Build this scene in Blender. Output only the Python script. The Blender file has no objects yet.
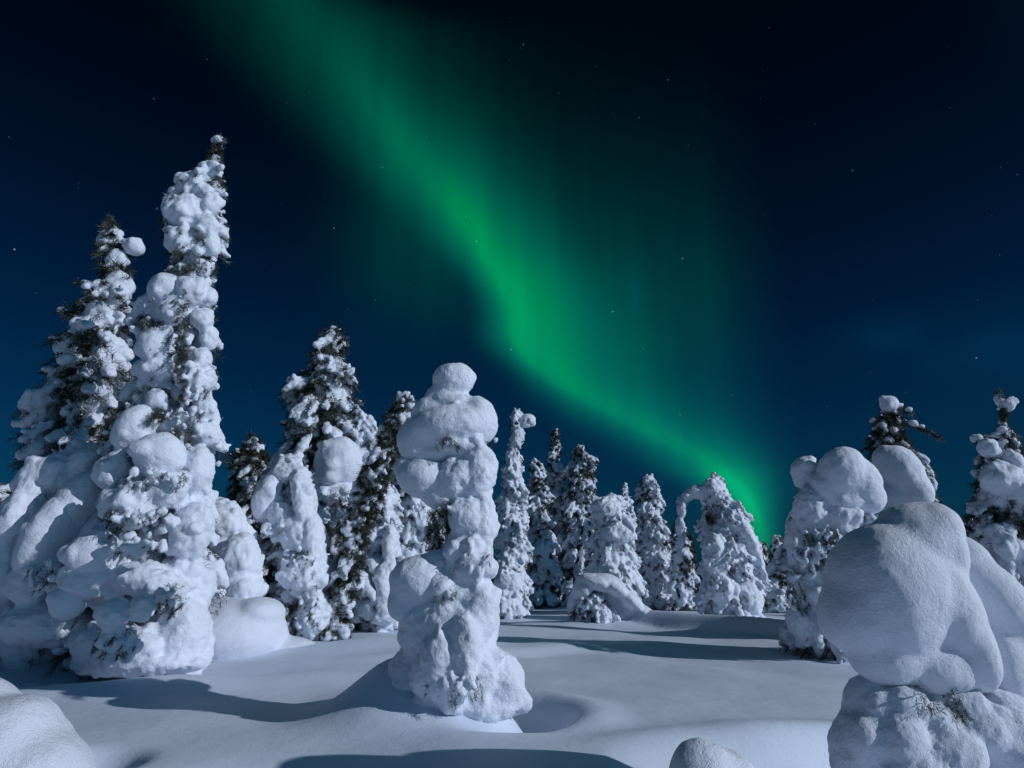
import bpy, math, random
import numpy as np
from mathutils import Vector, Matrix, Euler

C = bpy.context.scene.collection
sc = bpy.context.scene
R = math.radians

# ------------------------------------------------------------------ camera
F_PX, HORIZON, CAM_H = 683.0, 578.0, 1.7
PITCH = math.atan((HORIZON - 384) / F_PX)
cam_d = bpy.data.cameras.new('camera')
cam = bpy.data.objects.new('camera', cam_d)
C.objects.link(cam)
cam.location = (0, 0, CAM_H)
cam.rotation_euler = (R(90) + PITCH, 0, 0)
cam_d.sensor_width = 36
cam_d.lens = 36 * F_PX / 1024
cam_d.clip_start = 0.05
cam_d.clip_end = 6000
sc.camera = cam

# ------------------------------------------------------------------ moonlight
MOON_EL, MOON_AZ = 22.0, 111.5            # azimuth clockwise from +Y (straight ahead)
moon_vec = Vector((math.sin(R(MOON_AZ)) * math.cos(R(MOON_EL)),
                   math.cos(R(MOON_AZ)) * math.cos(R(MOON_EL)), math.sin(R(MOON_EL))))
sun_d = bpy.data.lights.new('moonlight', 'SUN')
sun_d.energy = 2.5
sun_d.angle = R(0.5)
sun_d.color = (.89, .905, 1.0)
sun = bpy.data.objects.new('moonlight', sun_d)
C.objects.link(sun)
sun.rotation_euler = (-moon_vec).to_track_quat('-Z', 'Y').to_euler()

sc.view_settings.view_transform = 'Standard'
sc.view_settings.look = 'None'
sc.view_settings.exposure = 0.0
sc.view_settings.gamma = 1.0
sc.view_settings.use_curve_mapping = False
sc.render.engine = 'CYCLES'
sc.cycles.use_denoising = True
sc.cycles.max_bounces = 5
sc.cycles.diffuse_bounces = 3


def ray(px, py):
    """direction of a picture point, scaled to y = 1"""
    u, v = (px - 512) / F_PX, (384 - py) / F_PX
    cp, sp = math.cos(PITCH), math.sin(PITCH)
    x, y, z = u, cp - v * sp, sp + v * cp
    return Vector((x / y, 1.0, z / y)), 1.0 / y


def at(px, py, d):
    r, k = ray(px, py)
    return Vector((r.x * d, d, CAM_H + r.z * d))


def mpp(py, d):
    """metres per pixel at distance d"""
    r, k = ray(512, py)
    return d * k / F_PX


# ------------------------------------------------------------------ night sky
world = bpy.data.worlds.new('World')
sc.world = world
world.use_nodes = True
nt = world.node_tree
nt.nodes.clear()


def N(tree, typ, **kw):
    n = tree.nodes.new(typ)
    for k, v in kw.items():
        setattr(n, k, v)
    return n


def math_node(tree, op, a, b=None, c=None, clamp=False):
    n = tree.nodes.new('ShaderNodeMath')
    n.operation = op
    n.use_clamp = clamp
    for i, s in enumerate((a, b, c)):
        if s is None:
            continue
        if isinstance(s, (int, float)):
            n.inputs[i].default_value = s
        else:
            tree.links.new(s, n.inputs[i])
    return n.outputs[0]


def m_(op, a, b=None, c=None, clamp=False):
    return math_node(nt, op, a, b, c, clamp)


tc = N(nt, 'ShaderNodeTexCoord')
DIR = tc.outputs['Generated']
sep = N(nt, 'ShaderNodeSeparateXYZ')
nt.links.new(DIR, sep.inputs[0])
AZ = m_('MULTIPLY', m_('ARCTAN2', sep.outputs[0], sep.outputs[1]), 180 / math.pi)     # degrees, + to the right
EL = m_('MULTIPLY', m_('ARCSINE', sep.outputs[2]), 180 / math.pi)
EL01 = m_('DIVIDE', EL, 60.0, clamp=True)


def azel(px, py):
    r, k = ray(px, py)
    r = r.normalized()
    return math.degrees(math.atan2(r.x, r.y)), math.degrees(math.asin(r.z))


def curve_of_el(pts):
    """pts: (elevation deg, value 0..1) -> node output"""
    n = N(nt, 'ShaderNodeFloatCurve')
    cu = n.mapping.curves[0]
    pts = sorted(pts)
    pts = [(e / 60.0, v) for e, v in pts]
    cu.points[0].location = (0.0, pts[0][1])
    cu.points[1].location = (1.0, pts[-1][1])
    for p in pts:
        if 0 < p[0] < 1:
            cu.points.new(p[0], p[1])
    for p in cu.points:
        p.handle_type = 'AUTO_CLAMPED'
    n.mapping.update()
    nt.links.new(EL01, n.inputs['Value'])
    return n.outputs[0]


# the brightest line of the aurora, its strength and its soft flanks, as (picture row, x, left px, right px, strength)
AUR = [(-120, 150, 110, 120, .016), (0, 292, 112, 108, .040), (80, 354, 90, 88, .068), (160, 419, 66, 74, .118), (240, 480, 40, 68, .195),
       (300, 511, 24, 72, .265), (345, 520, 25, 86, .25), (375, 549, 28, 80, .205), (400, 590, 38, 72, .175), (430, 648, 44, 62, .155),
       (460, 704, 44, 46, .20), (490, 740, 32, 28, .32), (520, 757, 30, 18, .25), (550, 764, 30, 15, .13), (578, 766, 30, 15, .04)]
pr, pl, pw, pi = [], [], [], []
for (y, x, wl, wr, s) in AUR:
    a, e = azel(x, y)
    al, _ = azel(x - wl, y)
    ar, _ = azel(x + wr, y)
    pr.append((e, a / 120 + .5))
    pl.append((e, (a - al) / 60))
    pw.append((e, (ar - a) / 60))
    pi.append((e, s))
ridge = m_('MULTIPLY', m_('SUBTRACT', curve_of_el(pr), .5), 120.0)
wl = m_('MULTIPLY', curve_of_el(pl), 60.0)
wr = m_('MULTIPLY', curve_of_el(pw), 60.0)
peak = curve_of_el(pi)
# slow waver of the curtain
wob = N(nt, 'ShaderNodeTexNoise')
wob.inputs['Scale'].default_value = 5.0
wob.inputs['Detail'].default_value = 1.0
nt.links.new(DIR, wob.inputs['Vector'])
dd = m_('ADD', m_('SUBTRACT', AZ, ridge), m_('MULTIPLY', m_('SUBTRACT', wob.outputs['Fac'], .5), 1.6))
isr = m_('GREATER_THAN', dd, 0.0)
soft = m_('DIVIDE', m_('MULTIPLY', isr, dd), m_('ADD', m_('ABSOLUTE', dd), 5.0))
tl = m_('DIVIDE', dd, wl)
tr = m_('DIVIDE', dd, wr)
gl = m_('EXPONENT', m_('MULTIPLY', m_('MULTIPLY', tl, tl), -1.0))
gr = m_('EXPONENT', m_('MULTIPLY', m_('MULTIPLY', tr, tr), -1.0))
core = m_('ADD', m_('MULTIPLY', gr, isr), m_('MULTIPLY', gl, m_('SUBTRACT', 1.0, isr)))
core = m_('MULTIPLY_ADD', m_('POWER', core, 7.0), .38, m_('MULTIPLY', core, .74))
# wide, faint veil to the right that stops at a nearly upright edge
a_edge, _ = azel(772, 420)
veil_r = m_('EXPONENT', m_('MULTIPLY', m_('ABSOLUTE', dd), -1 / 11.0))
edge = N(nt, 'ShaderNodeMapRange', interpolation_type='SMOOTHSTEP')
edge.inputs['From Min'].default_value = a_edge + 3.0
edge.inputs['From Max'].default_value = a_edge - 5.0
nt.links.new(AZ, edge.inputs['Value'])
veil = m_('MULTIPLY', m_('MULTIPLY', m_('MULTIPLY', veil_r, soft), edge.outputs[0]), .56)
veil = m_('MULTIPLY', veil, peak)
# rays: streaks that run up the sky
cmb = N(nt, 'ShaderNodeCombineXYZ')
nt.links.new(m_('MULTIPLY', AZ, .30), cmb.inputs[0])
nt.links.new(m_('MULTIPLY', EL, .025), cmb.inputs[1])
rays = N(nt, 'ShaderNodeTexNoise')
rays.inputs['Scale'].default_value = 1.0
rays.inputs['Detail'].default_value = 2.5
nt.links.new(cmb.outputs[0], rays.inputs['Vector'])
rayf = m_('MULTIPLY_ADD', rays.outputs['Fac'], .95, .52)
# faint patch left of the band
ga, ge = azel(425, 238)
qa = m_('DIVIDE', m_('SUBTRACT', AZ, ga), 6.0)
qe = m_('DIVIDE', m_('SUBTRACT', EL, ge), 6.5)
patch = m_('MULTIPLY', m_('EXPONENT', m_('MULTIPLY', m_('ADD', m_('MULTIPLY', qa, qa), m_('MULTIPLY', qe, qe)), -1.0)), .034)
inten = m_('MULTIPLY', m_('ADD', m_('ADD', m_('MULTIPLY', core, peak), veil), patch), rayf)
aur_col = N(nt, 'ShaderNodeMix', data_type='RGBA')
aur_col.inputs[6].default_value = (0.0, 1.0, .72, 1)
aur_col.inputs[7].default_value = (0.0, 1.0, .31, 1)
nt.links.new(m_('MULTIPLY', inten, 4.5, clamp=True), aur_col.inputs[0])
# thin bluish cloud wisps low on the right
wisp = None
for (px_, py_, sa, se) in ((885, 335, 2.6, 1.3), (635, 290, .9, 1.8), (990, 350, 4.5, 2.2)):
    wa, we = azel(px_, py_)
    q1 = m_('DIVIDE', m_('SUBTRACT', AZ, wa), sa)
    q2 = m_('DIVIDE', m_('SUBTRACT', EL, we), se)
    g_ = m_('EXPONENT', m_('MULTIPLY', m_('ADD', m_('MULTIPLY', q1, q1), m_('MULTIPLY', q2, q2)), -1.0))
    wisp = g_ if wisp is None else m_('ADD', wisp, g_)
wn = N(nt, 'ShaderNodeTexNoise')
wn.inputs['Scale'].default_value = 14.0
wn.inputs['Detail'].default_value = 4.0
nt.links.new(DIR, wn.inputs['Vector'])
bg_w = N(nt, 'ShaderNodeBackground')
bg_w.inputs[0].default_value = (.0, .42, 1.0, 1)
nt.links.new(m_('MULTIPLY', m_('MULTIPLY', wisp, wn.outputs['Fac']), .034), bg_w.inputs[1])
bg_a = N(nt, 'ShaderNodeBackground')
nt.links.new(aur_col.outputs[2], bg_a.inputs[0])
nt.links.new(inten, bg_a.inputs[1])

# moonlit air
sky = N(nt, 'ShaderNodeTexSky', sky_type='NISHITA')
sky.sun_disc = False
sky.sun_elevation = R(MOON_EL)
sky.sun_rotation = R(MOON_AZ)
tint = N(nt, 'ShaderNodeMix', data_type='RGBA', blend_type='MULTIPLY')
tint.inputs[0].default_value = 1.0
tint.inputs[7].default_value = (.012, .185, .41, 1)
nt.links.new(sky.outputs[0], tint.inputs[6])
bg_s = N(nt, 'ShaderNodeBackground')
fade = N(nt, 'ShaderNodeMapRange', interpolation_type='SMOOTHSTEP')
fade.inputs['From Min'].default_value = -5.0
fade.inputs['From Max'].default_value = 46.0
fade.inputs['To Min'].default_value = 1.0
fade.inputs['To Max'].default_value = .115
nt.links.new(EL, fade.inputs['Value'])
nt.links.new(m_('MULTIPLY', fade.outputs[0], .042), bg_s.inputs[1])
nt.links.new(tint.outputs[2], bg_s.inputs[0])

# added fill in the unseen sky, moon side and behind, to lift shadows
dt = N(nt, 'ShaderNodeVectorMath', operation='DOT_PRODUCT')
dt.inputs[1].default_value = Vector((moon_vec.x * .75, moon_vec.y - .25, .35)).normalized()
nt.links.new(DIR, dt.inputs[0])
fill_glow = N(nt, 'ShaderNodeMapRange', interpolation_type='SMOOTHSTEP')
fill_glow.inputs['From Min'].default_value = .15
fill_glow.inputs['From Max'].default_value = 1.0
nt.links.new(dt.outputs['Value'], fill_glow.inputs['Value'])
bg_g = N(nt, 'ShaderNodeBackground')
bg_g.inputs[0].default_value = (.12, .56, .98, 1)
nt.links.new(m_('MULTIPLY', fill_glow.outputs[0], .17), bg_g.inputs[1])

# stars
vor = N(nt, 'ShaderNodeTexVoronoi')
vor.inputs['Scale'].default_value = 62.0
nt.links.new(DIR, vor.inputs['Vector'])
sepc = N(nt, 'ShaderNodeSeparateColor')
nt.links.new(vor.outputs['Color'], sepc.inputs[0])
size = m_('MULTIPLY_ADD', m_('POWER', sepc.outputs[1], 2.0), .06, .035)
dot = m_('SUBTRACT', 1.0, m_('DIVIDE', vor.outputs['Distance'], size), clamp=True)
on = m_('GREATER_THAN', sepc.outputs[0], .60)
star = m_('MULTIPLY', m_('MULTIPLY', dot, on), m_('MULTIPLY_ADD', m_('POWER', sepc.outputs[2], 3.0), .45, .04))
bg_t = N(nt, 'ShaderNodeBackground')
bg_t.inputs[0].default_value = (.75, .88, 1, 1)
nt.links.new(star, bg_t.inputs[1])

prev = bg_s.outputs[0]
for b in (bg_a, bg_g, bg_w, bg_t):
    ad = N(nt, 'ShaderNodeAddShader')
    nt.links.new(prev, ad.inputs[0])
    nt.links.new(b.outputs[0], ad.inputs[1])
    prev = ad.outputs[0]
wo = N(nt, 'ShaderNodeOutputWorld')
nt.links.new(prev, wo.inputs[0])


# ------------------------------------------------------------------ materials
def new_mat(name):
    m = bpy.data.materials.new(name)
    m.use_nodes = True
    t = m.node_tree
    b = t.nodes['Principled BSDF']
    return m, t, b


def snow_mat(name, scales, strength, dist, col=(.76, .82, .92), patch=None):
    m, t, b = new_mat(name)
    b.inputs['Roughness'].default_value = .62
    b.inputs['Specular IOR Level'].default_value = .25
    co = N(t, 'ShaderNodeTexCoord')
    var = N(t, 'ShaderNodeTexNoise')
    var.inputs['Scale'].default_value = 1.3
    var.inputs['Detail'].default_value = 4
    t.links.new(co.outputs['Object'], var.inputs['Vector'])
    mix = N(t, 'ShaderNodeMix', data_type='RGBA')
    mix.inputs[6].default_value = (col[0] * .92, col[1] * .93, col[2] * .94, 1)
    mix.inputs[7].default_value = (*col, 1)
    t.links.new(var.outputs['Fac'], mix.inputs[0])
    t.links.new(mix.outputs[2], b.inputs['Base Color'])
    h = None
    for s, w in scales:
        n = N(t, 'ShaderNodeTexNoise')
        n.inputs['Scale'].default_value = s
        n.inputs['Detail'].default_value = 3
        t.links.new(co.outputs['Object'], n.inputs['Vector'])
        o = math_node(t, 'MULTIPLY', n.outputs['Fac'], w)
        h = o if h is None else math_node(t, 'ADD', h, o)
    bp = N(t, 'ShaderNodeBump')
    bp.inputs['Strength'].default_value = strength
    bp.inputs['Distance'].default_value = dist
    t.links.new(h, bp.inputs['Height'])
    t.links.new(bp.outputs[0], b.inputs['Normal'])
    return m


M_SNOW = snow_mat('packed_snow', ((9, 1.0), (38, .5), (120, .22)), .55, .045)
M_SMOOTH = snow_mat('smooth_snow', ((7, .6), (40, .45), (150, .42)), .8, .03)
M_GROUND = snow_mat('ground_snow', ((1.8, .7), (6, .22), (30, .13), (110, .10)), .42, .06, (.70, .79, .92))  # same snow as the trees carry; blue ambient light tinted into the base colour


def needle_mat():
    m, t, b = new_mat('spruce_needles')
    b.inputs['Roughness'].default_value = .7
    co = N(t, 'ShaderNodeTexCoord')
    n = N(t, 'ShaderNodeTexNoise')
    n.inputs['Scale'].default_value = 3.2
    n.inputs['Detail'].default_value = 5
    t.links.new(co.outputs['Object'], n.inputs['Vector'])
    r = N(t, 'ShaderNodeValToRGB')
    e = r.color_ramp.elements
    e[0].position, e[0].color = .40, (.018, .026, .016, 1)
    e[1].position, e[1].color = .56, (.055, .07, .05, 1)
    x = e.new(.66)
    x.color = (.32, .35, .37, 1)
    t.links.new(n.outputs['Fac'], r.inputs[0])
    t.links.new(r.outputs[0], b.inputs['Base Color'])
    return m


def bark_mat():
    m, t, b = new_mat('spruce_bark')
    b.inputs['Roughness'].default_value = .9
    co = N(t, 'ShaderNodeTexCoord')
    n = N(t, 'ShaderNodeTexNoise')
    n.inputs['Scale'].default_value = 14
    n.inputs['Detail'].default_value = 6
    t.links.new(co.outputs['Object'], n.inputs['Vector'])
    r = N(t, 'ShaderNodeValToRGB')
    r.color_ramp.elements[0].color = (.025, .02, .016, 1)
    r.color_ramp.elements[1].color = (.12, .10, .085, 1)
    t.links.new(n.outputs['Fac'], r.inputs[0])
    t.links.new(r.outputs[0], b.inputs['Base Color'])
    bp = N(t, 'ShaderNodeBump')
    bp.inputs['Distance'].default_value = .02
    t.links.new(n.outputs['Fac'], bp.inputs['Height'])
    t.links.new(bp.outputs[0], b.inputs['Normal'])
    return m


M_NEEDLE = needle_mat()
M_BARK = bark_mat()


# ------------------------------------------------------------------ terrain
def sstep(a, b, x):
    t = np.clip((x - a) / (b - a), 0, 1)
    return t * t * (3 - 2 * t)


def gauss(x, y, cx, cy, sx, sy=None, rot=0.0):
    sy = sy or sx
    c, s = math.cos(R(rot)), math.sin(R(rot))
    dx, dy = x - cx, y - cy
    u, v = dx * c + dy * s, -dx * s + dy * c
    return np.exp(-(u / sx) ** 2 - (v / sy) ** 2)


_rng = np.random.default_rng(5)
WAVES = [(k, _rng.uniform(0, 2 * math.pi), _rng.uniform(0, 2 * math.pi)) for k in
         (.13, .17, .26, .33, .47, .62, .85, 1.15)]

RIPPLE = [(1.25, .2, 1.1, .020), (2.1, .5, .3, .013), (3.3, -.4, 2.0, .007), (4.9, .9, 4.1, .0038), (7.3, .1, 1.0, .0018)]


def ground_h(x, y):
    x = np.asarray(x, float)
    y = np.asarray(y, float)
    h = np.zeros(np.broadcast(x, y).shape)
    for k, a, p in WAVES:
        h += (.030 / k ** .8) * np.sin(k * (x * math.cos(a) + y * math.sin(a)) * 1.0 + p) * .5
    for k, a, p_, am in RIPPLE:
        h += am * np.sin(k * (x * math.cos(a) + y * math.sin(a)) + p_ + .8 * np.sin(.5 * x + .7 * y))
    # mound and hollow round the central spruce
    h += .62 * gauss(x, y, -1.50, 9.55, .72, .80)
    h += .18 * gauss(x, y, -.65, 9.4, .7, .55)
    rc = np.hypot(x + .75, y - 9.3)
    wc = sstep(-.25, .55, (x + .75) / (rc + 1e-6)) * sstep(8.2, 9.0, y)
    h -= .40 * np.exp(-((rc - 1.10) / .30) ** 2) * wc
    h += .10 * np.exp(-((rc - 1.75) / .35) ** 2) * wc
    # drift edge at the lower right: the snow tips down to the moon side below it
    yr = 7.45 + .36 * (x - .3) + .10 * np.sin(x * 1.3)
    step = sstep(0.0, .75, yr - y)
    h -= .27 * np.clip(x - .9, 0, 3.4) * step
    h += .08 * np.exp(-((y - yr - .12) / .35) ** 2) * sstep(.2, 1.8, x)
    h -= .34 * gauss(x, y, -2.0, 6.35, .95, .9)
    # hollow beside the mound in the lower left corner
    h -= .42 * np.exp(-(((x + 4.2) / .46) ** 2 + ((y - 7.35) / .5) ** 2) ** 2)
    # wind scarp that swings round in front of the tree line
    yl = 25.6 - (x - 4.1) * 1.9 + .5 * np.sin(x * 1.1)
    sd = (y - yl) * .47
    hs = sstep(2.6, 4.0, x) * (1 - sstep(8.3, 10.5, x))
    h += .62 * hs * sstep(0.0, .75, sd) * np.exp(-np.clip(sd, 0, None) / 3.2)
    yl2 = 15.2 + .35 * (x + 1.0) + .5 * np.sin(x * .8)
    h += .20 * sstep(0, 1.0, y - yl2) * np.exp(-np.clip(y - yl2, 0, None) / 2.6) * sstep(-4.5, -2, x) * (1 - sstep(3, 6, x))
    # rises at the left trees, drifts in the middle distance
    h += .30 * gauss(x, y, -8.3, 13.9, 1.8, 1.0)
    h += .22 * gauss(x, y, -4.8, 11.6, 3.6, .6, 8)
    h += .28 * gauss(x, y, 3.0, 25.5, 2.2, 1.3, -22)
    h += .22 * gauss(x, y, .5, 22.5, 3.5, 1.0, -16)
    h += .28 * gauss(x, y, -2.5, 17, 2.8, .9, 10)
    h += .25 * gauss(x, y, -6.0, 18.5, 1.8, 1.0)
    # beyond the trees the fell falls away
    r = np.hypot(x, y)
    h -= np.clip(r - 46, 0, None) ** 1.5 * .012 * sstep(46, 120, r) / (1 + np.clip(r - 46, 0, None) * .002)
    return h


def gz(x, y):
    return float(ground_h(np.array([x]), np.array([y]))[0])


def mesh_np(name, v, f, smooth=True):
    """v (n,3) float, f (m,k) int -> mesh"""
    me = bpy.data.meshes.new(name)
    v = np.ascontiguousarray(v, np.float32)
    f = np.ascontiguousarray(f, np.int32)
    k = f.shape[1]
    me.vertices.add(len(v))
    me.vertices.foreach_set('co', v.ravel())
    me.loops.add(f.size)
    me.loops.foreach_set('vertex_index', f.ravel())
    me.polygons.add(len(f))
    me.polygons.foreach_set('loop_start', np.arange(0, f.size, k, dtype=np.int32))
    if smooth:
        me.polygons.foreach_set('use_smooth', np.ones(len(f), bool))
    me.update(calc_edges=True)
    return me


t_ = np.linspace(-6.1, 6.1, 760)
gx = 6.5 * np.sinh(t_)
gy = 9.0 + 6.5 * np.sinh(t_)
GX, GY = np.meshgrid(gx, gy)
GZ = ground_h(GX, GY)
n = len(gx)
ii = np.arange(n * n).reshape(n, n)
gf = np.stack([ii[:-1, :-1], ii[:-1, 1:], ii[1:, 1:], ii[1:, :-1]], -1).reshape(-1, 4)
ground = bpy.data.objects.new('snow_ground', mesh_np('snow_ground', np.stack([GX, GY, GZ], -1).reshape(-1, 3), gf))
ground['kind'] = 'structure'
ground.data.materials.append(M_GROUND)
C.objects.link(ground)


# ------------------------------------------------------------------ shape helpers
def icosphere(sub):
    import bmesh
    bm = bmesh.new()
    bmesh.ops.create_icosphere(bm, subdivisions=sub, radius=1.0)
    v = np.array([x.co[:] for x in bm.verts])
    f = np.array([[q.index for q in p.verts] for p in bm.faces])
    bm.free()
    return v, f


ICO2 = icosphere(2)
ICO3 = icosphere(3)
CLOUD = {}


def cloud_tex(size, depth=2):
    key = (round(size, 4), depth)
    if key not in CLOUD:
        t = bpy.data.textures.new('snow_lumps', 'CLOUDS')
        t.noise_scale = size
        t.noise_depth = depth
        t.noise_basis = 'IMPROVED_PERLIN'
        CLOUD[key] = t
    return CLOUD[key]


class Snow:
    """a body of snow: overlapping ellipsoids fused into one skin"""

    def __init__(self):
        self.v, self.f, self.n = [], [], 0

    def add(self, c, rad, rot=None, fine=False):
        bv, bf = ICO3 if fine else ICO2
        v = bv * np.array(rad)[None, :]
        if rot is not None:
            v = v @ np.array(rot.to_3x3()).T
        self.v.append(v + np.array(c)[None, :])
        self.f.append(bf + self.n)
        self.n += len(bv)

    def build(self, name, parent, mat, voxel=.04, smooth=4, disp=((.4, .08), (.11, .03)), label=None):
        if not self.v:
            return None
        base = np.array(parent.location) if parent else np.zeros(3)
        me = mesh_np(name, np.concatenate(self.v) - base[None, :], np.concatenate(self.f))
        ob = bpy.data.objects.new('work', me)
        C.objects.link(ob)
        rm = ob.modifiers.new('r', 'REMESH')
        rm.mode = 'VOXEL'
        rm.voxel_size = voxel
        rm.use_smooth_shade = True
        sm = ob.modifiers.new('s', 'SMOOTH')
        sm.factor = .5
        sm.iterations = smooth
        for size, st in disp:
            d = ob.modifiers.new('d', 'DISPLACE')
            d.texture = cloud_tex(size)
            d.texture_coords = 'LOCAL'
            d.strength = st
            d.mid_level = .5
        bpy.context.view_layer.update()
        dg = bpy.context.evaluated_depsgraph_get()
        out = bpy.data.meshes.new_from_object(ob.evaluated_get(dg))
        bpy.data.objects.remove(ob)
        bpy.data.meshes.remove(me)
        out.name = name
        out.materials.clear()
        out.materials.append(mat)
        o = bpy.data.objects.new(name, out)
        C.objects.link(o)
        if parent:
            o.parent = parent
        if label:
            o['label'] = label
        return o


class Needles:
    """twigs clothed in needles: many slim blades along drooping branches"""

    def __init__(self, rng):
        self.rng = rng
        self.v = []

    def spray(self, a, b, count, length, width, spread=.8):
        r = self.rng
        a, b = np.array(a), np.array(b)
        ax = b - a
        L = np.linalg.norm(ax) + 1e-6
        t = r.uniform(0, 1, count)
        p = a[None] + ax[None] * t[:, None] + r.normal(0, 1, (count, 3)) * (.10 * L * (1.15 - t))[:, None] * .8
        d = ax[None] / L + r.normal(0, spread, (count, 3))
        d /= np.linalg.norm(d, axis=1)[:, None] + 1e-9
        s = np.cross(d, r.normal(0, 1, (count, 3)))
        s /= np.linalg.norm(s, axis=1)[:, None] + 1e-9
        ll = length * r.uniform(.5, 1.25, count)[:, None]
        w = width * r.uniform(.6, 1.2, count)[:, None]
        tri = np.stack([p - s * w * .5, p + s * w * .5, p + d * ll * .6 + s * w * .35, p + d * ll], 1)
        self.v.append(tri.reshape(-1, 3))

    def build(self, name, parent, label=None):
        if not self.v:
            return None
        v = np.concatenate(self.v) - np.array(parent.location)[None, :]
        f = np.arange(len(v)).reshape(-1, 4)[:, [0, 1, 2, 3]]
        me = mesh_np(name, v, f, smooth=False)
        me.materials.append(M_NEEDLE)
        o = bpy.data.objects.new(name, me)
        C.objects.link(o)
        o.parent = parent
        if label:
            o['label'] = label
        return o


def tube(name, pts, radii, parent, mat, sides=8, label=None):
    base = np.array(parent.location)
    vs, fs = [], []
    for i, (p, r) in enumerate(zip(pts, radii)):
        d = (pts[min(i + 1, len(pts) - 1)] - pts[max(i - 1, 0)]).normalized()
        s = d.orthogonal().normalized()
        t = d.cross(s)
        for k in range(sides):
            a = 2 * math.pi * k / sides
            vs.append(np.array(p + (s * math.cos(a) + t * math.sin(a)) * r) - base)
    for i in range(len(pts) - 1):
        for k in range(sides):
            q = (k + 1) % sides
            fs.append([i * sides + k, i * sides + q, (i + 1) * sides + q, (i + 1) * sides + k])
    me = mesh_np(name, np.array(vs), np.array(fs))
    me.materials.append(mat)
    o = bpy.data.objects.new(name, me)
    C.objects.link(o)
    o.parent = parent
    if label:
        o['label'] = label
    return o


def L(x, y, rx, ry, rot=0, dd=0, rd=None, sat=5, part=None, label=None):
    return dict(x=x, y=y, rx=rx, ry=ry, rot=rot, dd=dd, rd=rd, sat=sat, part=part, label=label)


def add_lump(S, rng, l, d, fine=True, satscale=1.0):
    D = d + l['dd']
    c = at(l['x'], l['y'], D)
    k = mpp(l['y'], D)
    rx, ry = l['rx'] * k, l['ry'] * k
    rd = (l['rd'] or (l['rx'] + l['ry']) * .46) * k
    rot = Matrix.Rotation(R(-l['rot']), 3, 'Y')      # + turns clockwise in the picture
    rot = Matrix.Rotation(R(l['rot']), 3, 'Y')
    S.add(c, (rx, rd, ry), rot, fine)
    for i in range(l['sat']):
        v = Vector(rng.normal(0, 1, 3)).normalized()
        if v.y > .25:
            v.y = -v.y
        p = c + rot @ Vector((v.x * rx * .82, v.y * rd * .82, v.z * ry * .82))
        q = min(rx, ry) * rng.uniform(.22, .48) * satscale
        S.add(p, (q * rng.uniform(.9, 1.4), q, q * rng.uniform(.8, 1.2)))


# ------------------------------------------------------------------ spruces
def interp(prof, y):
    ys = [p[0] for p in prof]
    return (float(np.interp(y, ys, [(p[1] + p[2]) / 2 for p in prof])),
            float(np.interp(y, ys, [(p[2] - p[1]) / 2 for p in prof])))


SEED = [100]


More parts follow.
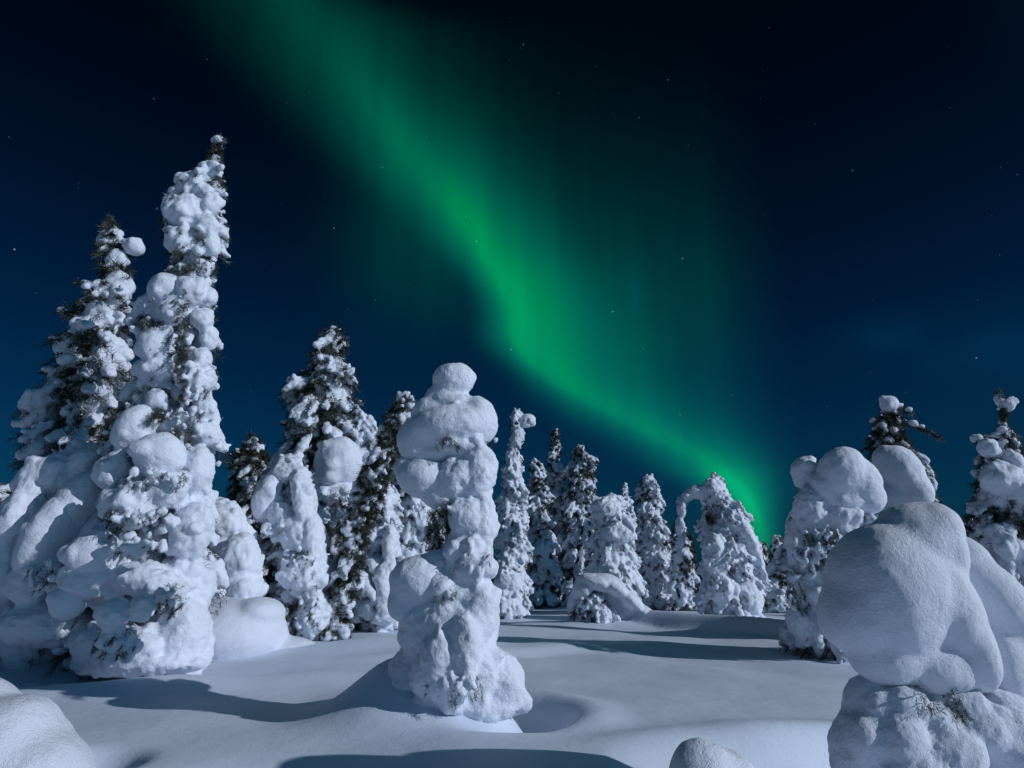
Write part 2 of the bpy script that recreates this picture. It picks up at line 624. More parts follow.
def spruce(label, d, prof, group, lobe=.22, droop=55, dark=.35, core=.62, cover=1.0, lumps=(), rough=(),
           voxel=.05, smooth=2, disp=((.5, .24), (.17, .12), (.07, .045)), mat=None, trunk_r=None, branches=(), needles_len=.13,
           snow_label=None, name='snowy_spruce', sat=1.0, bushy=1.0, fill=True, satscale=1.0, rag=.16, psmooth=10, gap=1.0, fill_to=9999):
    """prof rows (y, x left, x right) give the outline in the photograph at distance d; every row becomes a round section"""
    SEED[0] += 1
    rng = np.random.default_rng(SEED[0])
    mat = mat or M_SNOW
    y_top, y_bot = prof[0][0], prof[-1][0]
    cx, _ = interp(prof, y_bot)
    foot = at(cx, y_bot, d)
    g = gz(foot.x, d)
    root = bpy.data.objects.new(name, None)
    root.empty_display_size = .3
    root.location = (foot.x, d, g)
    root['label'], root['category'], root['group'] = label, 'tree', group
    C.objects.link(root)
    S, Nd = Snow(), Needles(rng)

    # axis from the picture profile
    def axis(y):
        x, hw = interp(prof, y)
        return at(x, y, d), hw * mpp(y, d)
    # trunk
    tp, tr = [], []
    steps = 14
    h_tot = max(axis(y_top)[0].z - g, .5)
    r0 = trunk_r or (.035 + .014 * h_tot)
    for i in range(steps + 1):
        f = i / steps
        y = y_bot + (y_top - y_bot) * f
        p, _ = axis(y)
        tp.append(p)
        tr.append(r0 * (1 - .88 * f))
    tp.insert(0, Vector((tp[0].x, d, g - .3)))
    tr.insert(0, r0 * 1.15)
    tube('trunk', tp, tr, root, M_BARK)

    if fill:
        y = y_top
        ph = rng.uniform(0, 6.28, 4)
        while y < min(y_bot + 4, fill_to):
            p, hw = axis(min(y, y_bot))
            f = (y - y_top) / max(y_bot - y_top, 1)
            lb = lobe * (.55 + .6 * f) * rng.uniform(.85, 1.15)
            lb = min(lb, max(hw * .8, .05))
            if core > 0:
                cr = max(hw * core, .04)
                S.add(p + Vector((rng.normal(0, .1), rng.normal(0, .1), 0)) * cr, (cr, cr, cr * 1.15))
            nb = max(3, int(2 * math.pi * hw / (lb * 1.25) * .95 * bushy / gap ** .7))
            off = rng.uniform(0, 6.28)
            for k in range(nb):
                a = off + 2 * math.pi * k / nb + rng.normal(0, .22)
                rr = hw * rng.uniform(.74, 1.06) * (1 + rag * (math.sin(2 * a + p.z * 2.6 + ph[0]) + math.sin(a - p.z * 4.3 + ph[1])))
                dr = R(droop + rng.normal(0, 10)) * (.55 + .45 * f)
                out = Vector((math.cos(a), math.sin(a), 0))
                length = max(rr * .42, lb * .8)
                tip = p + out * rr + Vector((0, 0, rng.normal(0, lb * .5)))
                dv = (out * math.cos(dr) + Vector((0, 0, -1)) * math.sin(dr))
                inner = tip - dv * length * 1.5
                if rng.uniform() < cover:
                    q = dv.to_track_quat('X', 'Z').to_matrix()
                    mid = tip - dv * length * .75
                    th = lb * rng.uniform(.42, .72)
                    S.add(mid, (length * .8, th * 1.1, th * .8), q)
                    # knobbly end of the lobe
                    for _ in range(int(round(2 * sat))):
                        s_ = lb * rng.uniform(.16, .38)
                        S.add(tip - dv * rng.uniform(0, length) + Vector(rng.normal(0, .5, 3)) * th * .9,
                              (s_, s_, s_ * rng.uniform(.8, 1.2)))
                    below = Vector((0, 0, -th * .9))
                else:
                    below = Vector((0, 0, 0))
                    # a little snow on the bare twig
                    s_ = lb * rng.uniform(.15, .34)
                    S.add(tip - dv * length * rng.uniform(.0, .7), (s_ * 1.4, s_, s_ * .7))
                if rng.uniform() < dark:
                    Nd.spray(inner + below * .8, tip + below * 1.2 + dv * lb * .25, int(50 + 180 * lb),
                             needles_len, .06 * needles_len + d * .0004)
            # dark inner twigs
            if dark > 0:
                for k in range(max(2, int(nb * .6 * dark * 2))):
                    a = rng.uniform(0, 6.28)
                    o1 = Vector((math.cos(a), math.sin(a), -.5))
                    Nd.spray(p + o1 * hw * core * .6, p + o1 * hw * .86, 40, needles_len * 1.1, .06 * needles_len + d * .0005)
            y += max(lb * .62 * gap, .05) / mpp(y, d)

    # named snow bodies that stand out in the photograph become parts of their own
    for l in lumps:
        if l['part']:
            S2 = Snow()
            add_lump(S2, rng, l, d, satscale=satscale)
            for e in l.get('more', ()):
                add_lump(S2, rng, e, d, satscale=satscale)
            S2.build(l['part'], root, mat, voxel, psmooth, [(a_, b_ * (.55 if i_ == 0 else .3)) for i_, (a_, b_) in enumerate(disp)], l['label'])
        else:
            add_lump(S, rng, l, d, satscale=satscale)
    # rough patches: small knobs and dark twigs on the face of the tree
    for (x, y, rx, ry, dd, cnt, sz, nd) in rough:
        for i in range(cnt):
            a, q = rng.uniform(0, 6.28), math.sqrt(rng.uniform())
            X, Y = x + rx * q * math.cos(a), y + ry * q * math.sin(a)
            c = at(X, Y, d + dd + rng.normal(0, .05) + .18 * q * q)
            s_ = sz * rng.uniform(.5, 1.3)
            if rng.uniform() < nd:
                Nd.spray(c + Vector((0, .1, .08)), c + Vector((rng.normal(0, .05), -.07, -.12)), 56, .062, .0025 + d * .0005)
            else:
                S.add(c, (s_, s_, s_ * rng.uniform(.8, 1.5)))
    # bare or needled branches: (x0,y0,x1,y1, depth shift, snow 0..1)
    for (x0, y0, x1, y1, dd, sn) in branches:
        a, b = at(x0, y0, d), at(x1, y1, d + dd)
        mid = (a + b) * .5 + Vector((0, 0, .06))
        tube('branch', [a, mid, b], [.03, .02, .008], root, M_BARK, 6)
        Nd.spray(a, mid, 110, .16, .02 + d * .0004, .9)
        Nd.spray(mid, b, 130, .15, .02 + d * .0004, .9)
        ln = (b - a).length
        for i in range(int(ln / .09)):
            if rng.uniform() < sn:
                p = a.lerp(b, rng.uniform(.1, 1)) + Vector((rng.normal(0, .03), rng.normal(0, .05), .09))
                s_ = rng.uniform(.05, .13)
                S.add(p, (s_ * 1.3, s_, s_ * .8))
    S.build('snow_load', root, mat, voxel, smooth, disp, snow_label)
    Nd.build('crown', root)
    return root


exec_trees = True
G_LEFT = 'snow-laden spruces at the left of the clearing'
G_MID = 'snow-laden spruces behind the clearing'
G_RIGHT = 'snow-laden spruces at the right of the clearing'

# ---- left group
spruce('tall dark-needled spruce with a snow ball at its tip, left of the tallest spruce', 15.8,
       [(224, 109, 114), (235, 102, 119), (270, 106, 128), (300, 84, 130), (350, 66, 132), (400, 50, 136), (450, 34, 142),
        (520, 25, 145), (600, 20, 150), (650, 20, 150)],
       G_LEFT, lobe=.34, droop=48, dark=.9, core=.2, cover=.5, bushy=.75, gap=1.15, voxel=.042, needles_len=.2, rag=.28, psmooth=3,
       lumps=[L(107, 240, 9, 11, sat=3), L(134, 247, 11, 9, 14, part='snow_clump', sat=8, label='round snow ball on a side twig near the top'),
              L(117, 262, 9, 13, sat=3), L(118, 290, 14, 20, sat=6), L(102, 320, 16, 24, sat=8), L(75, 350, 16, 22, sat=8),
              L(108, 362, 18, 24, sat=8), L(62, 385, 14, 14, sat=5), L(98, 402, 22, 22, sat=8)],
       branches=[(112, 300, 76, 282, -.3, .6), (108, 320, 58, 312, -.3, .6), (104, 345, 48, 340, .2, .4),
                 (112, 236, 110, 218, 0, .0), (100, 380, 40, 372, -.2, .4), (96, 420, 30, 412, -.1, .4)])

spruce('bowed spruce under long drooping slabs of snow at the left edge', 13.6,
       [(452, 60, 96), (480, 30, 98), (520, 14, 96), (560, 6, 90), (600, -6, 84), (640, -16, 80)],
       G_LEFT, lobe=.3, droop=60, dark=.5, core=.6, cover=.85, gap=1.2, voxel=.036, smooth=4, disp=((.5, .22), (.17, .09), (.07, .03)),
       lumps=[L(84, 462, 15, 13, 0, -.6, sat=2), L(48, 478, 34, 22, -25, -.5, sat=3), L(78, 505, 20, 38, 22, -.9, sat=3, part='snow_slab'),
              L(52, 535, 22, 48, 26, -1.0, sat=3, part='snow_slab'), L(22, 520, 20, 40, 15, -.7, sat=3), L(38, 580, 24, 26, 0, -1.0, sat=9),
              L(12, 575, 20, 45, 5, -.6, sat=4), L(50, 625, 52, 22, 0, -1.0, sat=5), L(70, 470, 30, 16, 10, -.4)],
       rough=[(45, 575, 18, 16, -1.75, 40, .06, .3)])

spruce('tallest spruce, a slim column of snow lumps tapering to a bare twig top', 13.3,
       [(150, 214, 220), (166, 206, 222), (185, 176, 223), (215, 166, 222), (255, 168, 220), (272, 176, 215), (300, 150, 214),
        (340, 142, 214), (380, 138, 215), (420, 130, 212), (470, 108, 214), (520, 92, 214), (560, 82, 212), (610, 66, 208), (662, 62, 204)],
       G_LEFT, lobe=.30, droop=58, dark=.85, core=.45, cover=.86, gap=1.3, voxel=.034, smooth=2, psmooth=5, disp=((.45, .2), (.15, .09), (.065, .032)), sat=1.2,
       lumps=[L(190, 185, 14, 14, sat=4, dd=-.2), L(208, 180, 11, 18, sat=4), L(186, 212, 18, 20, sat=7, dd=-.3), L(210, 205, 11, 13, sat=5, dd=-.2), L(207, 226, 12, 13, sat=5, dd=-.3), L(211, 246, 10, 12, sat=5, dd=-.2),
              L(180, 240, 16, 14, sat=4, dd=-.3), L(166, 290, 18, 18, sat=4, dd=-.5, part='snow_clump'), L(190, 292, 15, 17, sat=4, dd=-.5),
              L(173, 312, 16, 14, sat=4, dd=-.6), L(207, 298, 9, 12, sat=5, dd=-.3), L(203, 318, 11, 11, sat=5, dd=-.5), L(209, 338, 9, 13, sat=5, dd=-.3), L(200, 358, 12, 12, sat=5, dd=-.5), L(155, 345, 17, 20, 10, -.7, sat=4, part='snow_clump'), L(158, 370, 16, 14, sat=4, dd=-.7),
              L(141, 368, 9, 9, sat=2, dd=-.7), L(190, 378, 13, 14, sat=5, dd=-.6), L(207, 380, 10, 12, sat=5, dd=-.3), L(157, 402, 12, 13, sat=3, dd=-.8), L(206, 408, 10, 14, sat=5, dd=-.4), L(203, 434, 13, 14, sat=5, dd=-.5),
              L(134, 428, 18, 26, 28, -1.0, sat=3, part='snow_clump'), L(160, 456, 26, 24, 20, -1.1, sat=5, part='snow_clump'), L(113, 470, 15, 20, 10, -1.0, sat=3),
              L(198, 470, 16, 26, sat=8, dd=-.7), L(132, 505, 28, 24, 25, -1.3, sat=9), L(165, 490, 22, 20, sat=8, dd=-1.2), L(192, 530, 20, 30, sat=10, dd=-.9),
              L(94, 555, 24, 26, 15, -1.4, sat=4, part='snow_clump'), L(85, 580, 24, 20, sat=6, dd=-1.4), L(68, 602, 17, 17, sat=3, dd=-1.5, part='snow_clump'),
              L(150, 582, 40, 18, 14, -1.25, sat=10), L(182, 575, 20, 20, 0, -.75, sat=8), L(115, 612, 18, 16, sat=4, dd=-1.9), L(142, 608, 12, 14, sat=4, dd=-1.95), L(184, 636, 26, 40, sat=7, dd=-.75), L(140, 662, 66, 13, sat=4, dd=-.9), L(192, 654, 22, 20, sat=3, dd=-.6),
              L(120, 646, 46, 22, sat=8, dd=-1.2), L(205, 590, 10, 22, sat=5, dd=-.5)],
       rough=[(118, 642, 24, 16, -2.05, 80, .06, .35), (172, 600, 14, 14, -2.0, 60, .055, .3), (140, 545, 26, 12, -2.0, 50, .06, .25), (150, 520, 30, 10, -1.95, 40, .06, .2),
              (190, 400, 18, 40, -.9, 60, .07, .25), (160, 330, 20, 50, -.9, 30, .07, .6), (150, 480, 40, 10, -1.7, 30, .06, .4), (182, 345, 7, 60, -1.0, 90, .05, .85), (188, 268, 18, 5, -.6, 50, .05, .85),
              (150, 416, 14, 7, -1.2, 50, .05, .85), (180, 440, 10, 14, -1.1, 40, .05, .8), (148, 325, 8, 8, -.9, 24, .05, .8), (115, 520, 8, 14, -1.8, 30, .05, .7)],
       branches=[(216, 165, 217, 138, 0, .4), (170, 300, 143, 318, -.3, .1), (217, 150, 222, 140, 0, .25)])

spruce('low domed sapling buried in snow tucked right of the tallest spruce', 17.4,
       [(505, 205, 225), (515, 205, 242), (545, 210, 254), (580, 212, 262), (605, 210, 264)],
       G_LEFT, lobe=.3, dark=.15, core=.8, cover=.9, voxel=.045, smooth=5,
       lumps=[L(222, 522, 22, 16, 25, -.4, sat=2), L(240, 562, 20, 30, 0, -.7, sat=2), L(240, 590, 24, 20, 0, -.7, sat=2), L(225, 550, 14, 30, 0, -.2, sat=2)])

spruce('dark narrow spruce with sparse snow standing behind the bowed arch spruce', 27,
       [(440, 246, 256), (455, 238, 266), (490, 232, 272), (530, 226, 280), (580, 222, 285), (618, 220, 288)],
       G_LEFT, lobe=.34, dark=.9, core=.3, cover=.5, voxel=.055, needles_len=.26, rag=.25,
       branches=[(250, 470, 232, 462, -.2, .5), (252, 492, 274, 486, -.2, .5), (250, 520, 228, 516, -.2, .4)])

spruce('dark-green spruce with a pointed white tip and snow down its right side', 23,
       [(330, 324, 338), (345, 322, 344), (365, 306, 346), (395, 298, 350), (430, 288, 358), (470, 285, 370), (520, 288, 372),
        (580, 290, 372), (630, 290, 370)],
       G_LEFT, lobe=.36, dark=.85, core=.22, cover=.56, bushy=.8, voxel=.05, needles_len=.24, rag=.28,
       lumps=[L(330, 345, 8, 16, sat=4), L(334, 375, 10, 20, sat=8), L(328, 400, 16, 22, sat=9), L(318, 425, 16, 14, sat=6), L(338, 430, 12, 18, sat=5),
              L(338, 462, 24, 26, 8, -.9, sat=5, part='snow_clump', label='smooth rounded snow dome hanging on the lower right side'), L(330, 486, 19, 22, -10, -.8, sat=5), L(345, 500, 14, 26, sat=4, dd=-.6)],
       branches=[(325, 380, 300, 372, -.3, .6), (322, 402, 290, 396, -.3, .5), (335, 395, 362, 404, -.2, .5), (330, 420, 366, 426, -.2, .5), (318, 430, 282, 424, -.3, .5)])

spruce('spruce bent into an arch of snow with a curled bulge on its left side', 18.5,
       [(462, 274, 302), (480, 262, 314), (520, 262, 322), (555, 268, 328), (600, 276, 328), (642, 280, 330)],
       G_LEFT, lobe=.24, dark=.45, core=.5, cover=.85, voxel=.036, smooth=4,
       lumps=[L(288, 474, 20, 11, -6, -.4, sat=3), L(268, 498, 14, 26, 14, -.5, sat=3, part='snow_clump', label='curled bulge on the left of the arch'), L(279, 512, 12, 12, 0, -.7, sat=3),
              L(304, 500, 11, 34, -14, -.6, sat=5), L(315, 545, 11, 36, -8, -.6, sat=7), L(298, 535, 18, 18, 0, -.7, sat=7), L(305, 575, 22, 22, 0, -.7, sat=14),
              L(314, 615, 16, 22, 0, -.6, sat=10)],
       rough=[(300, 570, 20, 26, -1.2, 70, .06, .35), (290, 620, 14, 18, -.9, 50, .05, .7), (308, 610, 14, 20, -1.1, 40, .055, .3)])

spruce('thin dark leaning spruce with frosted twigs between the arch and the white twins', 18.2,
       [(402, 396, 412), (430, 384, 404), (470, 362, 392), (520, 345, 374), (570, 332, 360), (610, 322, 350), (642, 316, 346)],
       G_LEFT, lobe=.2, dark=.9, core=.3, cover=.62, voxel=.036, needles_len=.17, rag=.25,
       branches=[(398, 430, 416, 402, 0, .2), (385, 450, 412, 428, -.2, .3), (365, 500, 392, 470, -.2, .4), (350, 540, 340, 500, -.2, .4)])

spruce('broad white frosted spruce left of the snow column in the clearing', 23,
       [(408, 352, 362), (425, 346, 372), (460, 350, 386), (500, 352, 396), (550, 352, 402), (600, 350, 404), (626, 348, 404)],
       G_LEFT, lobe=.26, dark=.4, core=.6, cover=.9, voxel=.045,
       lumps=[L(390, 545, 8, 20, sat=8, dd=-.6), L(378, 500, 10, 18, sat=8, dd=-.6), L(384, 580, 10, 18, sat=8, dd=-.8), L(385, 605, 16, 20, sat=6, dd=-.8)])

spruce('pale crooked spruce half hidden behind the snow column in the clearing', 25,
       [(395, 398, 412), (430, 394, 420), (480, 388, 430), (540, 384, 440), (620, 380, 444)],
       G_LEFT, lobe=.26, dark=.6, core=.55, cover=.8, voxel=.05)

spruce('small dark spruce peeping past the drooping slabs at the left edge', 19,
       [(490, -10, 10), (520, -18, 18), (570, -25, 24), (645, -30, 26)],
       G_LEFT, lobe=.24, dark=.9, core=.4, cover=.55, voxel=.05, needles_len=.18)

# ---- centrepiece
cap = L(454, 380, 22, 18, -6, -.05, sat=0, part='snow_cap', label='rounded head of snow with a small beak over a thick overhanging shelf')
cap['more'] = [L(469, 377, 9, 6, 10, -.05, sat=0), L(443, 398, 19, 17, -20, 0, sat=0), L(432, 412, 22, 17, -28, 0, sat=0), L(452, 428, 46, 23, -6, -.1, rd=36, sat=0),
               L(478, 422, 20, 26, 0, -.1, sat=0), L(418, 440, 21, 24, -20, -.12, sat=0), L(455, 406, 30, 14, 6, 0, sat=0), L(432, 455, 30, 12, -8, -.1, sat=0), L(462, 448, 26, 8, 4, -.3, sat=0)]
sh2 = L(424, 478, 29, 20, 6, -.15, rd=28, sat=0, part='snow_shelf', label='second snow shelf jutting to the left')
sh2['more'] = [L(405, 470, 12, 13, 0, -.15, sat=0), L(440, 492, 20, 18, 0, -.2, sat=0)]
sh3 = L(420, 582, 31, 26, 4, -.2, rd=30, sat=0, part='snow_shelf', label='lower snow shelf bulging to the left')
sh3['more'] = [L(404, 604, 17, 18, 0, -.2, sat=0), L(436, 570, 18, 20, 0, -.2, sat=0)]
spruce('snow-choked spruce alone in the clearing, stacked shelves under a round cap', 9.1,
       [(395, 440, 465), (440, 440, 490), (495, 446, 492), (530, 455, 490), (560, 442, 494), (600, 404, 498), (650, 402, 500), (685, 408, 506), (702, 410, 506)],
       'snow-laden spruces in the clearing', lobe=.27, sat=.5, gap=1.1, fill_to=585, droop=62, dark=.35, core=.70, cover=.9, voxel=.021, smooth=12, psmooth=26, disp=((.3, .16), (.10, .045), (.045, .014)), needles_len=.1,
       lumps=[cap, sh2, sh3,
              L(478, 470, 18, 30, sat=4, dd=-.25), L(456, 478, 20, 22, sat=4, dd=-.3), L(484, 520, 14, 30, sat=5, dd=-.2), L(466, 515, 18, 20, sat=4, dd=-.3), L(470, 562, 24, 28, 0, -.28, sat=8),
              L(450, 620, 44, 32, 0, -.15, sat=7), L(478, 610, 22, 36, 0, -.25, sat=6), L(424, 625, 26, 34, 0, -.1, sat=5), L(450, 670, 38, 36, 0, -.25, sat=8),
              L(500, 682, 24, 34, -18, 0, sat=1), L(512, 700, 20, 16, 0, .05, sat=0), L(412, 680, 26, 40, 16, .2, sat=1), L(404, 700, 26, 18, 0, .2, sat=0), L(462, 596, 34, 24, 0, -.2, sat=4), L(482, 626, 16, 42, 0, -.1, sat=5), L(476, 660, 24, 30, 0, -.2, sat=4), L(472, 540, 22, 30, 0, -.1, sat=3), L(440, 655, 20, 30, 14, -.45, sat=2), L(466, 645, 16, 34, -6, -.5, sat=2), L(478, 684, 32, 24, 0, -.1, sat=4), L(474, 706, 44, 16, 0, -.1, sat=3), L(436, 704, 36, 16, 0, -.1, sat=2)],
       rough=[(455, 682, 30, 18, -.68, 60, .045, .22), (476, 560, 18, 24, -.62, 30, .045, .15), (450, 640, 30, 18, -.62, 24, .05, .1), (438, 526, 13, 24, .0, 90, .04, .9),
              (446, 512, 10, 10, -.5, 16, .04, .6), (446, 440, 12, 4, -.58, 12, .025, .8), (448, 592, 10, 6, -.6, 10, .03, .8)])

# ---- behind the clearing, left to right
spruce('slim white spruce with a hooked ball of snow for a top', 34,
       [(412, 513, 522), (430, 510, 524), (450, 508, 520), (470, 502, 524), (520, 498, 528), (570, 496, 530), (612, 496, 530)],
       G_MID, sat=2.2, psmooth=3, smooth=1, lobe=0.24, dark=0.19, core=0.62, cover=0.95, voxel=.045,
       lumps=[L(527, 421, 9, 7, -14, sat=9, part='snow_clump', label='hooked snow ball leaning right at the tip'), L(517, 438, 7, 12, 15, sat=2)])
spruce('low bush-like spruce at the foot of the hook-topped spruce', 31,
       [(572, 496, 514), (582, 492, 522), (600, 490, 526), (616, 490, 526)],
       G_MID, rag=.08, sat=2.2, psmooth=3, smooth=1, lobe=0.24, dark=0.15, core=0.62, cover=0.95, voxel=.044, lumps=[L(508, 584, 15, 9, 8, -.3, sat=6)])
spruce('short blunt spruce right of the hook-topped spruce', 41,
       [(462, 532, 540), (475, 529, 546), (510, 528, 550), (560, 528, 556), (604, 528, 558)],
       G_MID, sat=2.2, psmooth=3, smooth=1, lobe=0.29, dark=0.25, core=0.56, cover=0.93, rag=.34, voxel=.045, needles_len=.26)
spruce('needle-thin spire spruce behind the clearing, its tip the sharpest of all', 43,
       [(430, 554.5, 557.5), (450, 551, 559), (475, 546, 563), (510, 543, 566), (560, 540, 570), (604, 540, 572)],
       G_MID, sat=2.2, psmooth=3, smooth=1, lobe=0.27, dark=0.25, core=0.56, cover=0.93, rag=.36, voxel=.045, needles_len=.26)
spruce('dark-flecked spruce with a round knob top next to the needle-thin spire', 42,
       [(449, 576, 586), (462, 570, 592), (480, 568, 594), (520, 566, 598), (560, 564, 602), (602, 562, 606)],
       G_MID, sat=2.2, psmooth=3, smooth=1, lobe=0.29, dark=0.34, core=0.48, cover=0.87, rag=.36, voxel=.045, needles_len=.28)
spruce('wide rounded frosted spruce behind the low snow-covered arch', 34,
       [(497, 606, 618), (508, 594, 628), (530, 591, 634), (565, 588, 638), (608, 584, 642)],
       G_MID, sat=2.2, psmooth=3, smooth=1, lobe=0.27, dark=0.31, core=0.62, cover=0.92, voxel=.044,
       lumps=[L(618, 534, 18, 10, 0, -.7, sat=5), L(606, 510, 14, 12, 0, -.5, sat=5)])
spruce('small pale pointed spruce rising behind the wide rounded one', 45,
       [(484, 623, 627), (500, 620, 631), (530, 616, 638), (604, 612, 646)],
       G_MID, sat=2.2, psmooth=3, smooth=1, lobe=0.27, dark=0.25, core=0.61, cover=0.92, voxel=.052)
spruce('blunt-topped white column spruce beside the wide rounded one', 38,
       [(478, 643, 653), (490, 638, 660), (520, 637, 664), (560, 640, 672), (608, 640, 680)],
       G_MID, sat=2.2, psmooth=3, smooth=1, lobe=0.26, dark=0.25, core=0.62, cover=0.95, voxel=.045, needles_len=.22)
spruce('slender spruce just left of the window-like gap under the bent top', 36,
       [(520, 676, 682), (545, 672, 690), (570, 670, 694), (606, 668, 698)],
       G_MID, sat=2.2, psmooth=3, smooth=1, lobe=0.22, dark=0.34, core=0.56, cover=0.87, voxel=.045, needles_len=.22)

bent = L(700, 492, 15, 7, 0, 0, sat=4, part='bent_top', label='bent side leader arching over and hanging down on the left')
bent['more'] = [L(688, 496, 8, 6, -40, 0, sat=8), L(682, 508, 4.5, 12, 4, 0, sat=10), L(680, 526, 4.5, 10, 6, 0, sat=10), L(681, 542, 3.5, 9, 6, 0, sat=9), L(679, 556, 3, 8, 6, 0, sat=8), L(712, 498, 12, 10, 20, 0, sat=4)]
spruce('broad spruce with a bent-over top arching down to the left', 29,
       [(474, 712, 716), (484, 705, 724), (498, 702, 734), (516, 702, 745), (545, 702, 755), (585, 702, 761), (628, 700, 762)],
       G_MID, sat=2.2, psmooth=3, smooth=1, lobe=0.22, dark=0.22, core=0.62, cover=0.95, voxel=.042, lumps=[bent, L(714, 492, 11, 14, 0, -.2, sat=6), L(745, 540, 9, 36, -22, -.3, sat=12),
              L(715, 555, 12, 22, 0, -.7, sat=14), L(722, 590, 12, 16, 0, -.8, sat=12), L(750, 600, 12, 20, 0, -.6, sat=8)],
       rough=[(711, 518, 5, 7, -.95, 60, .06, 1.0), (684, 502, 7, 10, -.1, 40, .06, .08), (681, 535, 5, 18, -.1, 50, .05, .12), (700, 493, 12, 5, -.2, 30, .06, .08), (722, 570, 14, 24, -1.6, 30, .08, .5)])
spruce('little slim spruce at the right foot of the broad bent-topped spruce', 36,
       [(538, 774, 782), (555, 770, 786), (580, 768, 788), (612, 766, 790)],
       G_MID, sat=2.2, psmooth=3, smooth=1, lobe=0.22, dark=0.28, core=0.61, cover=0.92, voxel=.045, needles_len=.22)
spruce('dark thin spruce in the gap between the slender and the broad bent-topped one', 47,
       [(535, 686, 690), (555, 682, 694), (602, 678, 698)],
       G_MID, sat=2.2, psmooth=3, smooth=1, lobe=0.24, dark=0.62, core=0.36, cover=0.47, voxel=.052, needles_len=.3)
spruce('slight frosted spruce right of the broad bent-topped spruce, dark at its foot', 39,
       [(545, 756, 764), (565, 750, 772), (610, 746, 778)],
       G_MID, sat=2.2, psmooth=3, smooth=1, lobe=0.24, dark=0.50, core=0.51, cover=0.72, voxel=.048, needles_len=.25)
for lab, dd_, pf in (
        ('thin white spruce filling the gap right of the blunt-topped white column', 46, [(522, 661, 666), (545, 658, 670), (604, 655, 675)]),
        ('thin white spruce between the needle-thin spire and the knob-topped spruce', 48, [(492, 567, 571), (520, 564, 575), (604, 560, 580)]),
        ('faint far spruce just right of the little slim spruce, by the two smooth heads', 50, [(552, 787, 791), (575, 784, 795), (606, 782, 798)])):
    spruce(lab, dd_, pf, G_MID, lobe=.24, dark=.4, core=.55, cover=.9, rag=.3, sat=2.2, voxel=.052, smooth=1, needles_len=.24)
# the low arch
back = L(596, 583, 21, 9, 8, 0, rd=26, sat=0, part='snow_slab', label='smooth rounded snow back of the arch')
back['more'] = [L(583, 589, 13, 10, -35, 0, rd=22, sat=1), L(613, 588, 17, 9, 30, 0, rd=26, sat=0), L(628, 600, 17, 9, 36, .1, rd=24, sat=0), L(644, 614, 14, 8, 38, .2, rd=20, sat=0),
                L(608, 600, 24, 14, 20, .45, rd=16, sat=0), L(625, 616, 22, 11, 20, .5, rd=16, sat=0), L(574, 602, 7, 14, 12, .1, sat=2), L(606, 584, 20, 10, 16, .1, rd=26, sat=0), L(632, 610, 20, 12, 30, .5, rd=20, sat=0)]
spruce('low sapling bowed flat into a snow-covered arch in front of the tree line', 25.5,
       [(596, 578, 606), (610, 572, 612), (626, 570, 616)],
       G_MID, sat=2.2, psmooth=8, smooth=2, lobe=0.13, dark=0.31, core=0.56, cover=0.77, voxel=.034, needles_len=.15,
       lumps=[back], rough=[(590, 608, 16, 12, -.6, 60, .07, .25)],
       branches=[(575, 604, 594, 592, -.5, .3), (600, 596, 580, 600, -.5, .2)])

# ---- right group
head = L(843, 474, 25, 28, 22, -.85, rd=24, sat=0, part='snow_clump', label='large smooth snow head')
head['more'] = [L(858, 480, 21, 26, -24, -.85, sat=0), L(868, 498, 18, 17, 0, -.85, sat=1), L(830, 488, 20, 20, 0, -.75, sat=0), L(845, 500, 24, 14, 0, -.8, sat=0)]
slab = L(900, 470, 21, 27, -30, -.8, rd=20, sat=0, part='snow_slab', label='smooth sloping snow slab')
slab['more'] = [L(913, 487, 16, 24, -28, -.8, rd=18, sat=0), L(888, 462, 14, 18, -10, -.75, sat=0), L(890, 495, 22, 18, 0, -.5, sat=0)]
spruce('broad spruce with two smooth snow heads behind the big domed snow tree', 16.5,
       [(456, 834, 852), (475, 808, 862), (500, 796, 876), (540, 790, 890), (590, 786, 890), (650, 784, 890)],
       G_RIGHT, lobe=.24, dark=.8, core=.5, cover=.8, gap=1.2, voxel=.034, smooth=3, disp=((.5, .2), (.16, .11), (.065, .04)),
       lumps=[head, L(806, 474, 14, 16, 0, -.2, sat=6), L(812, 510, 18, 24, 0, -.6, sat=3),
              L(838, 518, 20, 22, 0, -.7, sat=3), L(800, 545, 14, 26, 0, -.3, sat=10), L(818, 585, 24, 30, 0, -.5, sat=8), L(812, 622, 26, 20, 0, -.4, sat=3)],
       rough=[(815, 550, 22, 20, -1.25, 90, .06, .5), (800, 590, 14, 26, -.9, 50, .06, .4), (832, 540, 12, 16, -1.3, 40, .06, .6)])
spruce('dark-topped spruce with one outstretched branch and sloping snow slabs', 19.5,
       [(404, 886, 893), (420, 882, 899), (440, 874, 905), (470, 868, 922), (500, 868, 930), (560, 862, 934), (645, 856, 938)],
       G_RIGHT, lobe=.26, dark=.9, core=.3, cover=.5, voxel=.04, smooth=3, disp=((.5, .2), (.16, .11), (.065, .04)), needles_len=.2,
       lumps=[L(889, 404, 9, 9, sat=4, dd=-.15, part='snow_cap', label='snow ball on the dark tip'), slab, L(918, 470, 8, 26, -28, -.3, sat=5), L(905, 500, 20, 16, 0, -.4, sat=6)],
       branches=[(893, 420, 918, 428, -.2, .5), (916, 427, 942, 440, -.3, .35), (885, 425, 866, 442, -.3, .3), (888, 412, 874, 424, -.2, .3), (892, 430, 912, 446, -.3, .3), (884, 438, 862, 452, -.2, .3), (895, 408, 912, 414, -.2, .3)])
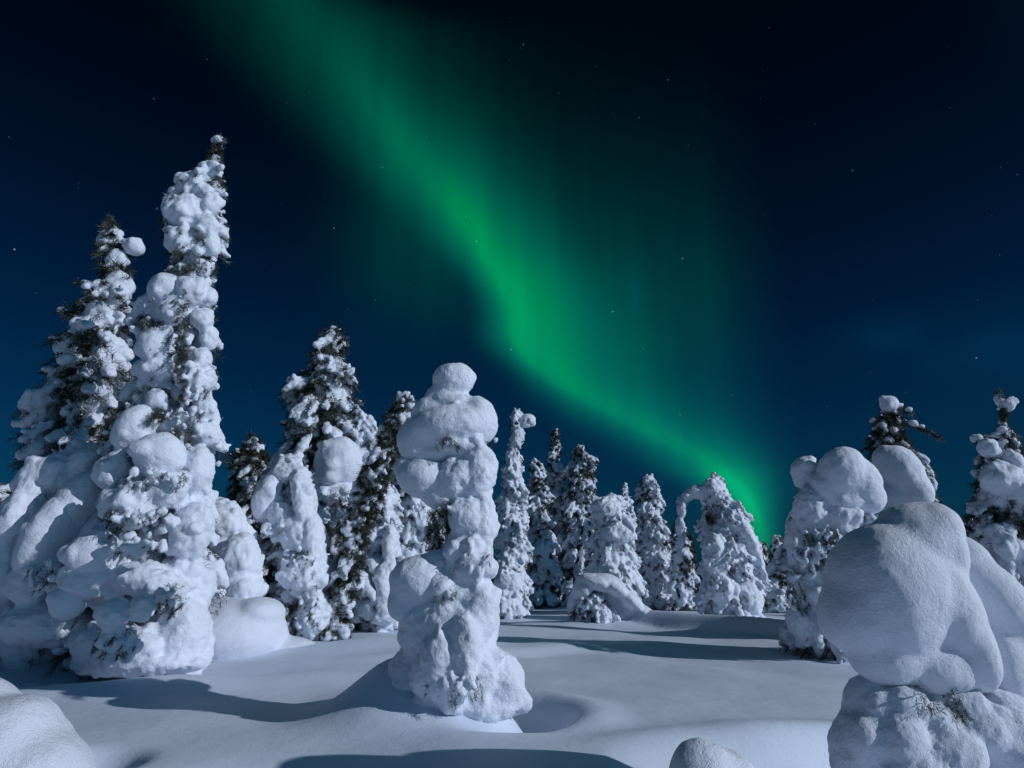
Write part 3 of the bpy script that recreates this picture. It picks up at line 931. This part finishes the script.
spruce('ragged spruce at the right edge with a twisted twig top and dark underside', 15.5,
       [(432, 1000, 1012), (448, 990, 1018), (470, 980, 1030), (520, 976, 1042), (580, 974, 1050), (650, 972, 1056)],
       G_RIGHT, lobe=.28, dark=.95, core=.35, cover=.55, voxel=.04, needles_len=.17,
       lumps=[L(988, 448, 9, 10, sat=5, dd=-.4), L(1000, 478, 18, 16, -30, -.5, sat=5), L(1018, 490, 12, 20, -20, -.5, sat=3), L(1014, 465, 9, 14, sat=4, dd=-.4), L(1020, 560, 16, 22, sat=6, dd=-.5), L(1005, 545, 10, 14, sat=4, dd=-.8)],
       branches=[(1006, 440, 1002, 410, 0, .4), (1003, 412, 998, 392, -.05, .7), (1004, 425, 1012, 400, 0, .7), (1000, 438, 978, 442, -.2, .4), (1000, 500, 978, 520, -.4, .3)])
spruce('small frosted spruce glimpsed between the domed snow tree and the right edge', 30,
       [(524, 962, 976), (540, 956, 984), (570, 952, 990), (622, 948, 994)],
       G_RIGHT, lobe=.26, dark=.75, core=.5, cover=.7, voxel=.05, needles_len=.2)

dome = L(888, 592, 60, 70, 6, 0, rd=62, sat=0, part='snow_cap', label='huge smooth dome of snow leaning to the left')
dome['more'] = [L(926, 532, 30, 30, 0, 0, rd=44, sat=0), L(840, 612, 18, 34, 10, .0, rd=36, sat=0), L(912, 548, 40, 46, 12, .02, rd=48, sat=0), L(932, 548, 24, 42, -14, .0, rd=44, sat=0), L(930, 600, 36, 66, -20, .0, rd=54, sat=0), L(860, 610, 34, 46, 14, -.02, rd=46, sat=0), L(890, 656, 42, 30, 4, -.04, sat=0),
                L(930, 662, 50, 30, 6, -.02, sat=0), L(958, 640, 24, 52, -20, .0, rd=46, sat=0), L(974, 668, 15, 20, -10, .02, sat=0)]
drape = L(988, 600, 30, 60, -34, .25, sat=0, part='snow_slab', label='drooping snow slab behind the dome')
drape['more'] = [L(970, 565, 20, 34, -30, .25, sat=0), L(1012, 640, 26, 44, -16, .25, sat=0), L(1000, 660, 24, 40, 0, .2, sat=0)]
spruce('big domed snow tree in the lower right corner, its cap like a mushroom', 5.45,
       [(560, 905, 925), (640, 890, 950), (690, 866, 985), (760, 846, 1010), (860, 830, 1040), (960, 820, 1060)],
       G_RIGHT, lobe=.12, droop=62, dark=0, core=.8, cover=.8, voxel=.0145, smooth=32, psmooth=60, sat=0, rag=.03, fill=False, disp=((.32, .085), (.10, .035), (.035, .014)), mat=M_SMOOTH, needles_len=.07,
       lumps=[dome, drape, L(872, 700, 30, 26, 0, .06, sat=0), L(870, 718, 28, 32, 0, .08, sat=0), L(940, 696, 34, 18, 0, .05, sat=0), L(905, 708, 26, 24, 0, -.12, sat=0), L(902, 742, 24, 32, 6, -.18, sat=0), L(880, 706, 18, 15, 0, -.1, sat=0), L(868, 742, 22, 28, 0, -.1, sat=0), L(860, 756, 28, 46, 0, .05, sat=0),
              L(935, 728, 24, 24, 10, -.14, sat=0), L(950, 755, 34, 30, 10, -.2, sat=0), L(985, 732, 36, 24, 12, -.12, sat=1), L(968, 705, 20, 14, 0, -.1, sat=0), L(1012, 750, 30, 40, 0, -.1, sat=1), L(1005, 708, 24, 18, 20, 0, sat=1), L(920, 790, 60, 50, 0, -.1, sat=0)],
       rough=[(958, 700, 10, 4, -.26, 12, .02, .7), (918, 692, 7, 2, -.28, 8, .016, .7), (1002, 712, 18, 10, -.2, 12, .035, .12)])


# ------------------------------------------------------------------ low snow mounds over buried shrubs
def mound(label, d, lumps, voxel=.025, seed=1, disp=((.35, .05), (.08, .012))):
    rng = np.random.default_rng(seed)
    root_p = at(lumps[0]['x'], lumps[0]['y'], d)
    e = bpy.data.objects.new('snow_mound', None)
    e.location = (root_p.x, d, gz(root_p.x, d))
    S = Snow()
    for l in lumps:
        add_lump(S, rng, l, d)
    o = S.build('snow_mound', e, M_SMOOTH, voxel, 90, disp)
    o.parent = None
    o.location = e.location
    bpy.data.objects.remove(e)
    o['label'], o['category'], o['group'] = label, 'snow mound', 'snow mounds over buried shrubs'
    return o


mound('brightly moonlit snow mound cut by the lower left corner', 5.2,
      [L(-10, 775, 74, 72, 0, 0, rd=84, sat=0), L(38, 792, 48, 58, -20, -.05, rd=66, sat=0), L(-40, 745, 62, 66, 0, .1, sat=0), L(8, 740, 46, 42, -35, 0, rd=60, sat=0)], .016, 3)
mound('small rounded snow mound at the bottom edge beside the big domed snow tree', 4.5,
      [L(702, 778, 34, 38, 0, 0, sat=0), L(725, 790, 40, 40, 0, .1, sat=0)], .018, 4)
mound('flat-topped snow mound with an overhanging right lip left of the arch spruce', 16.4,
      [L(228, 634, 58, 36, 0, 0, rd=60, sat=0), L(262, 611, 23, 14, 8, -.15, rd=34, sat=1), L(280, 650, 40, 14, 0, .3, sat=0), L(215, 626, 34, 32, 0, 0, sat=0), L(250, 645, 38, 22, 0, .2, sat=0)], .03, 5)
